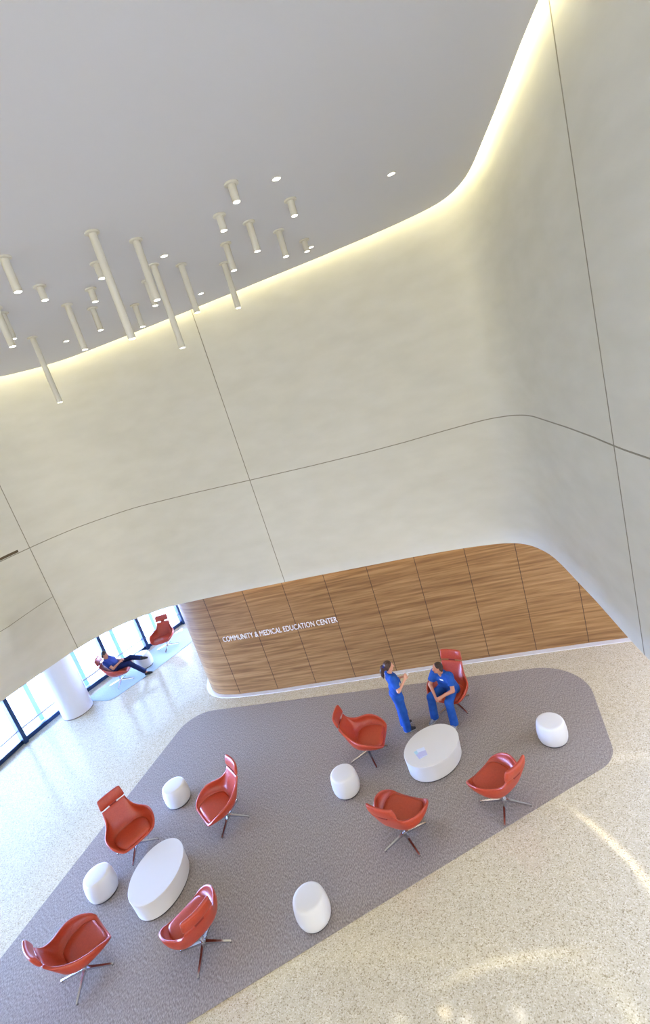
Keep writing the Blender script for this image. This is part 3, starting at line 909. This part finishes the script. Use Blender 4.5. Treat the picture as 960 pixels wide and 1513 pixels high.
def hand(S, wrist, dirn, palm_n, side, curl=.6, size=1.0):
    """palm, four unequal bent fingers and a thumb off the side of the palm. side=+1: thumb towards +across"""
    d = Vector(dirn).normalized(); nrm = Vector(palm_n); nrm = (nrm - d * nrm.dot(d)).normalized(); ac = d.cross(nrm) * side
    w0 = Vector(wrist); z = size
    kn = w0 + d * .085 * z
    for q in (-.026, -.009, .009, .026):
        S.cone(w0 + ac * q * .75 * z, kn + ac * q * z, .014 * z, .0115 * z, .012)
    for q, L in zip((.029, .0105, -.0095, -.029), (.072, .08, .074, .058)):
        p = kn + ac * q * z; dd = d.copy()
        for j, part in enumerate((.45, .32, .23)):
            an = curl * (.5, .7, .6)[j]
            dd = (dd * math.cos(an) + nrm * math.sin(an)).normalized()
            p2 = p + dd * L * part * z; S.cone(p, p2, (.0092 - .0008 * j) * z, (.0086 - .0009 * j) * z, .004); p = p2
    p = w0 + d * .028 * z + ac * .028 * z
    p2 = p + (d * .6 + ac * .65 + nrm * .35).normalized() * .04 * z; S.cone(p, p2, .0125 * z, .0105 * z, .01)
    p3 = p2 + (d * .85 + nrm * .4 + ac * .05).normalized() * .035 * z; S.cone(p2, p3, .0105 * z, .008 * z, .004)

def head(S, c, yaw, pitch, r=1.0, neck=None):
    """face towards local +Y turned by yaw (about z, positive = left) and pitch (negative = down); returns a local->scene function"""
    Mx = Matrix.Translation(c) @ Matrix.Rotation(yaw, 4, 'Z') @ Matrix.Rotation(pitch, 4, 'X') @ Matrix.Scale(r, 4)
    T = lambda x, y, z: tuple(Mx @ Vector((x, y, z)))
    S.ell(T(0, -.012, .025), (.074 * r, .092 * r, .088 * r), .02, yaw, pitch)
    S.ell(T(0, .028, -.045), (.056 * r, .062 * r, .07 * r), .04, yaw, pitch)
    S.cone(T(0, .066, -.095), T(0, .06, -.085), .018 * r, .022 * r, .02)           # chin
    S.cone(T(0, .084, .012), T(0, .104, -.026), .009 * r, .014 * r, .014)           # nose
    S.cone(T(-.014, .092, -.03), T(.014, .092, -.03), .008 * r, .008 * r, .008)
    S.cone(T(-.035, .075, .028), T(.035, .075, .028), .012 * r, .012 * r, .014)      # brow
    S.cone(T(-.018, .084, -.058), T(.018, .084, -.058), .008 * r, .008 * r, .008)    # lips
    for s in (-1, 1):
        S.sub_ell(T(s * .031, .091, .008), (.014 * r, .012 * r, .009 * r))
        S.ell(T(s * .031, .073, .008), (.0125 * r, .0125 * r, .0125 * r), .0)
        S.cone(T(s * .074, -.008, .015), T(s * .072, -.004, -.028), .013 * r, .009 * r, .008)  # ear
    return T

def finish_person(name, S, mats, root, T, r=1.0):
    v, f = S.mesh()
    o = obj(name, (v, f), mats, root, smooth=True)
    me = o.data
    pts = [(Vector(T(s * .031, .083, .008)), .0105 * r, 2) for s in (-1, 1)] + [(Vector(T(s * .031, .087, .008)), .0062 * r, 3) for s in (-1, 1)]
    lips = [Vector(T(x, .093, -.058)) for x in (-.02, -.01, 0, .01, .02)]
    for p in me.polygons:
        c = p.center
        if min((c - q).length for q in lips) < .010 * r: p.material_index = 1
        for q, rr, mi in pts:
            if (c - q).length < rr: p.material_index = mi
    return o

def shoe(name, ank, toe_dir, m, root, L=.25, sole=None):
    a = Vector(ank); d = Vector((toe_dir[0], toe_dir[1], 0)).normalized()
    up_ = Vector((0, 0, 1))
    base_z = a.z - .085
    g = lambda f_, z: Vector((a.x + d.x * f_, a.y + d.y * f_, base_z + z))
    lo = [min(g(-.1, 0)[i], g(L, .2)[i]) - .09 for i in range(3)]; hi = [max(g(-.1, 0)[i], g(L, .2)[i]) + .09 for i in range(3)]
    S = SDF(lo, hi, .006)
    S.cone(g(-.045, .036), g(.07, .036), .037, .042, .02).cone(g(.07, .036), g(.155, .030), .043, .032, .02).cone(g(-.03, .05), g(-.02, .105), .036, .036, .03).cone(g(.0, .075), g(.09, .05), .034, .032, .03)
    S.cut((0, 0, base_z), (0, 0, -1))
    o = obj(name, S.mesh(), m, root, smooth=True)
    if sole:
        S = SDF(lo, hi, .006)
        S.cone(g(-.045, .02), g(.07, .02), .042, .046, .02).cone(g(.07, .02), g(.155, .02), .046, .036, .02)
        S.cut((0, 0, base_z), (0, 0, -1)).cut((0, 0, base_z + .018), (0, 0, 1))
        obj('sole', S.mesh(), sole, o, smooth=True)
    return o

SKIN = [M['skin'], M['lip'], M['eye'], M['iris']]
SKIN2 = [M['skin2'], M['lip'], M['eye'], M['iris']]

# ---- standing woman
wom = empty('person', (.30, 8.80, RT), math.radians(8 - 90)); wom.scale = (.965,) * 3
tag(wom, 'person standing in blue scrubs with a brown ponytail, hands raised with a small cup', 'person')
elb = {1: (.235, .02, 1.11), -1: (-.225, .05, 1.10)}
wri = {1: (.125, .235, 1.235), -1: (-.085, .25, 1.175)}
S = SDF((-.38, -.3, -.02), (.38, .5, 1.80), .0065)
S.cone((-.05, -.01, 1.0), (.05, -.01, 1.0), .085, .085, .05).cone((-.04, -.005, 1.12), (.04, -.005, 1.12), .08, .08, .05).cone((-.06, -.01, 1.28), (.06, -.01, 1.28), .08, .08, .06)
S.cone((-.12, -.015, 1.375), (.12, -.015, 1.375), .042, .042, .05).cone((0, -.02, 1.38), (0, -.0, 1.52), .056, .05, .04)
for s in (1, -1):
    S.cone((s * .165, -.015, 1.375), elb[s], .048, .037, .03).cone(elb[s], wri[s], .038, .024, .02)
    S.cone((s * .09, -.005, .93), (s * .095, .012, .50), .085, .055, .05).cone((s * .095, .012, .50), (s * .10, -.01, .09), .055, .036, .03)
    S.cone((s * .10, -.02, .06), (s * .115, .13, .04), .036, .026, .02)
hand(S, wri[1], (-.35, .55, .75), (-.9, .2, -.2), -1, .75, .95)
hand(S, wri[-1], (.35, .65, .45), (.7, .1, -.5), 1, .65, .95)
T = head(S, (0, .012, 1.60), math.radians(-4), math.radians(-6), .98)
finish_person('body', S, SKIN, wom, T)
S = SDF((-.2, -.36, 1.1), (.2, .3, 1.84), .0065)                                      # hair with ponytail
S.ell(T(0, -.026, .040), (.083, .094, .088), .02)
S.cone(T(-.06, -.03, .0), T(-.055, -.05, -.05), .03, .024, .03).cone(T(.06, -.03, .0), T(.055, -.05, -.05), .03, .024, .03)
S.cone(T(0, -.075, -.02), T(0, -.085, -.05), .05, .04, .03)
S.cut(T(0, .058, .03), (0, 1, -.55))
S.cone(T(0, -.105, .03), T(0, -.145, .01), .03, .036, .02).cone(T(0, -.145, .01), T(0, -.165, -.09), .04, .042, .02).cone(T(0, -.165, -.09), T(.0, -.16, -.19), .042, .034, .02).cone(T(0, -.16, -.19), T(.0, -.15, -.26), .034, .012, .02)
hr = obj('hair', S.mesh(), M['hair'], wom, smooth=True)
S = SDF((-.03, -.22, 1.56), (.06, -.05, 1.72), .005)
p0 = Vector(T(0, -.12, .022))
S.cone(p0 + Vector((-.012, 0, 0)), p0 + Vector((.012, 0, 0)), .034, .034, .01); obj('hair_tie', S.mesh(), M['scrub_dark'], hr, smooth=True)
S = SDF((-.42, -.3, .7), (.42, .4, 1.56), .007)                                       # scrub top
S.cone((-.085, -.005, .84), (.085, -.005, .84), .125, .125, .06).cone((-.07, 0, 1.05), (.07, 0, 1.05), .112, .112, .10).cone((-.085, -.005, 1.27), (.085, -.005, 1.27), .112, .112, .10)
S.cone((-.06, .04, 1.25), (.06, .04, 1.25), .09, .09, .06)
S.cone((-.14, -.015, 1.38), (.14, -.015, 1.38), .058, .058, .06).cone((0, -.02, 1.40), (0, -.015, 1.445), .075, .068, .04)
for s in (1, -1): S.cone((s * .155, -.015, 1.375), lerp((s * .165, -.015, 1.375), elb[s], .72), .064, .07, .04, True)
S.cut((0, 0, .79), (0, 0, -1)).cut((0, -.02, 1.452), (0, .35, 1))
S.sub_ell((0, .07, 1.455), (.05, .07, .085))
tp = obj('scrub_top', S.mesh(), M['scrub'], wom, smooth=True)
bm = bmesh.new(); box(bm, -.05, .05, -.004, .004, -.055, .055); obj('pocket', bm, M['scrub'], tp, loc=(.055, .142, 1.22))
S = SDF((-.35, -.3, -.01), (.35, .3, 1.0), .007)                                      # trousers
S.cone((-.07, -.01, .93), (.07, -.01, .93), .105, .105, .05).cone((-.06, -.03, .87), (.06, -.03, .87), .105, .105, .06)
for s in (1, -1):
    S.cone((s * .085, -.005, .90), (s * .097, .012, .50), .108, .088, .05).cone((s * .097, .012, .50), (s * .102, -.005, .03), .086, .088, .03, True)
S.cut((0, 0, .035), (0, 0, -1)).cut((0, 0, .985), (0, 0, 1))
obj('scrub_trousers', S.mesh(), M['scrub'], wom, smooth=True)
for s in (1, -1): shoe('shoe', (s * .102, -.005, .086), (s * .12, 1), M['shoe'], wom, sole=M['sole'])
# the cup she holds
cup = empty('cup', (0, 0, 0)); tag(cup, 'small white cup held up in the standing person\'s hands', 'cup')
cl_ = wom.matrix_basis @ Vector((.065, .335, 1.275))
cup.location = cl_
smooth_angle(obj('cup_body', lathe([(.024, 0), (.032, .075), (.029, .075), (.022, .006)], 24), M['white'], cup), 40)
smooth_angle(obj('rim', lathe([(.0315, .074), (.0335, .076), (.0335, .079), (.0295, .079), (.0285, .074)], 24, caps=False), M['white'], cup), 40)

# ---- seated man leaning forward
man = empty('person', (1.425, 8.94, RT), math.radians(-138 - 90)); man.scale = (.95,) * 3
tag(man, 'person in blue scrubs with a white badge sitting forward in the chair, hands clasped', 'person')
knee = {1: (.225, .44, .56), -1: (-.225, .44, .56)}; ank = {1: (.225, .50, .09), -1: (-.265, .49, .09)}
sh = {1: (.195, .15, 1.035), -1: (-.205, .15, 1.035)}
elb = {1: (.28, .29, .77), -1: (-.29, .29, .77)}; wri = {1: (.075, .47, .675), -1: (-.085, .46, .675)}
S = SDF((-.42, -.25, -.02), (.42, .80, 1.46), .0068)
S.cone((-.07, .0, .56), (.07, .0, .56), .10, .10, .05).cone((-.06, .05, .72), (.06, .05, .72), .095, .095, .06).cone((-.08, .105, .91), (.08, .105, .91), .095, .095, .06)
S.cone((-.14, .15, 1.035), (.14, .15, 1.035), .048, .048, .05).cone((0, .155, 1.03), (0, .215, 1.165), .066, .058, .04)
for s in (1, -1):
    S.cone(sh[s], elb[s], .056, .044, .03).cone(elb[s], wri[s], .044, .029, .02)
    S.cone((s * .10, .02, .59), knee[s], .08, .06, .05).cone(knee[s], ank[s], .06, .04, .03)
    S.cone((ank[s][0], ank[s][1], .06), (ank[s][0], ank[s][1] + .09, .05), .026, .02, .02)
hand(S, wri[1], (-.62, .55, -.35), (-.6, -.3, -.5), -1, .6)
hand(S, wri[-1], (.62, .60, -.30), (.5, -.5, -.3), 1, .8)
T = head(S, (-.01, .25, 1.255), math.radians(-48), math.radians(2), 1.05)
finish_person('body', S, SKIN2, man, T, 1.05)
def short_hair(T, root, m, lo, hi, yaw):
    S = SDF(lo, hi, .006)
    S.ell(T(0, -.024, .040), (.083, .096, .088), .02, yaw)
    S.cone(T(-.055, -.055, -.01), T(-.045, -.07, -.055), .034, .028, .03).cone(T(.055, -.055, -.01), T(.045, -.07, -.055), .034, .028, .03).cone(T(0, -.075, 0), T(0, -.078, -.06), .04, .03, .03)
    p = T(0, .055, .05); q = Vector(T(0, 1, -.75)) - Vector(T(0, 0, 0))
    S.cut(p, q)
    obj('hair', S.mesh(), m, root, smooth=True)
short_hair(T, man, M['hair2'], (-.22, -.05, 1.05), (.22, .5, 1.45), math.radians(-48))
S = SDF((-.45, -.3, .42), (.45, .6, 1.3), .007)                                       # scrub top
S.cone((-.10, -.005, .56), (.10, -.005, .56), .135, .135, .06).cone((-.09, .05, .72), (.09, .05, .72), .132, .132, .10).cone((-.105, .10, .91), (.105, .10, .91), .128, .128, .10)
S.cone((-.155, .145, 1.035), (.155, .145, 1.035), .069, .069, .06).cone((0, .145, 1.045), (0, .17, 1.095), .085, .076, .04)
for s in (1, -1): S.cone(sh[s], lerp(sh[s], elb[s], .68), .078, .084, .05, True)
S.cut((0, .17, 1.102), (0, .45, 1)).cut((0, .10, .50), (0, .10, -1))
S.sub_ell((0, .255, 1.085), (.05, .07, .10))
tp = obj('scrub_top', S.mesh(), M['scrub'], man, smooth=True)
bd = obj('name_badge', round_box(.085, .006, .05, .002, 1), M['badge'], tp, loc=(-.03, .246, .945), rot=(math.radians(-16), 0, 0)); bd['label'] = 'white name badge on the chest'
S = SDF((-.45, -.25, -.01), (.45, .65, .75), .007)                                     # trousers
S.cone((-.09, -.01, .60), (.09, -.01, .60), .12, .12, .05)
for s in (1, -1):
    S.cone((s * .10, .02, .60), knee[s], .108, .092, .06).cone(knee[s], (ank[s][0], ank[s][1], .05), .088, .092, .03, True)
S.cut((0, 0, .062), (0, 0, -1))
obj('scrub_trousers', S.mesh(), M['scrub'], man, smooth=True)
for s in (1, -1): shoe('shoe', (ank[s][0], ank[s][1] + .01, .086), (s * .15, 1), M['shoe_grey'], man, sole=M['sole'])

# ---- reclining person by the windows
far = empty('person', (-8.02, 14.79, RT), math.radians(6 - 90))
tag(far, 'person in dark scrubs reclining with legs crossed in the chair by the windows', 'person')
S = SDF((-.5, -.55, -.02), (.45, 1.15, 1.30), .0075)
S.cone((-.07, .03, .56), (.07, .03, .56), .095, .095, .05).cone((-.06, -.06, .70), (.06, -.06, .70), .09, .09, .06).cone((-.08, -.13, .83), (.08, -.13, .83), .09, .09, .06)
S.cone((-.13, -.185, .925), (.13, -.185, .925), .046, .046, .05).cone((0, -.185, .92), (0, -.19, 1.03), .062, .056, .04)
sh = {1: (.19, -.18, .915), -1: (-.19, -.18, .915)}; elb = {1: (.28, .01, .68), -1: (-.27, .02, .69)}; wri = {1: (.11, .21, .75), -1: (-.07, .22, .74)}
for s in (1, -1): S.cone(sh[s], elb[s], .052, .042, .03).cone(elb[s], wri[s], .042, .028, .02)
kn = {1: (.12, .46, .60), -1: (-.13, .48, .68)}; an = {1: (.10, .84, .10), -1: (.02, .86, .60)}
for s in (1, -1):
    S.cone((s * .09, .03, .59), kn[s], .08, .06, .05).cone(kn[s], an[s], .055, .038, .03)
hand(S, wri[1], (-.5, .6, .3), (-.6, -.2, -.3), -1, .6); hand(S, wri[-1], (.5, .6, .3), (.6, -.2, -.3), 1, .6)
T = head(S, (0, -.165, 1.115), math.radians(-8), math.radians(-12), 1.02)
finish_person('body', S, SKIN2, far, T, 1.02)
short_hair(T, far, M['hair2'], (-.2, -.4, .92), (.2, .1, 1.32), math.radians(-8))
S = SDF((-.42, -.5, .42), (.42, .35, 1.12), .0075)
S.cone((-.095, .02, .60), (.095, .02, .60), .126, .126, .06).cone((-.085, -.06, .71), (.085, -.06, .71), .127, .127, .10).cone((-.10, -.13, .83), (.10, -.13, .83), .126, .126, .10)
S.cone((-.15, -.185, .925), (.15, -.185, .925), .066, .066, .06).cone((0, -.185, .935), (0, -.19, .98), .08, .074, .04)
for s in (1, -1): S.cone(sh[s], lerp(sh[s], elb[s], .62), .072, .076, .05, True)
S.cut((0, -.19, .985), (0, .3, 1)).cut((0, .02, .53), (0, .5, -1))
obj('scrub_top', S.mesh(), M['navy_top'], far, smooth=True)
S = SDF((-.5, -.4, -.01), (.45, 1.15, .95), .0075)
S.cone((-.09, .02, .60), (.09, .02, .60), .115, .115, .05)
for s in (1, -1):
    S.cone((s * .09, .03, .60), kn[s], .102, .082, .05).cone(kn[s], lerp(kn[s], an[s], .95), .082, .075, .03, True)
obj('scrub_trousers', S.mesh(), M['navy'], far, smooth=True)
shoe('shoe', (.10, .84, .086), (0, 1), M['shoe'], far)
shoe('shoe', (.03, .88, .615), (.25, 1), M['shoe'], far)
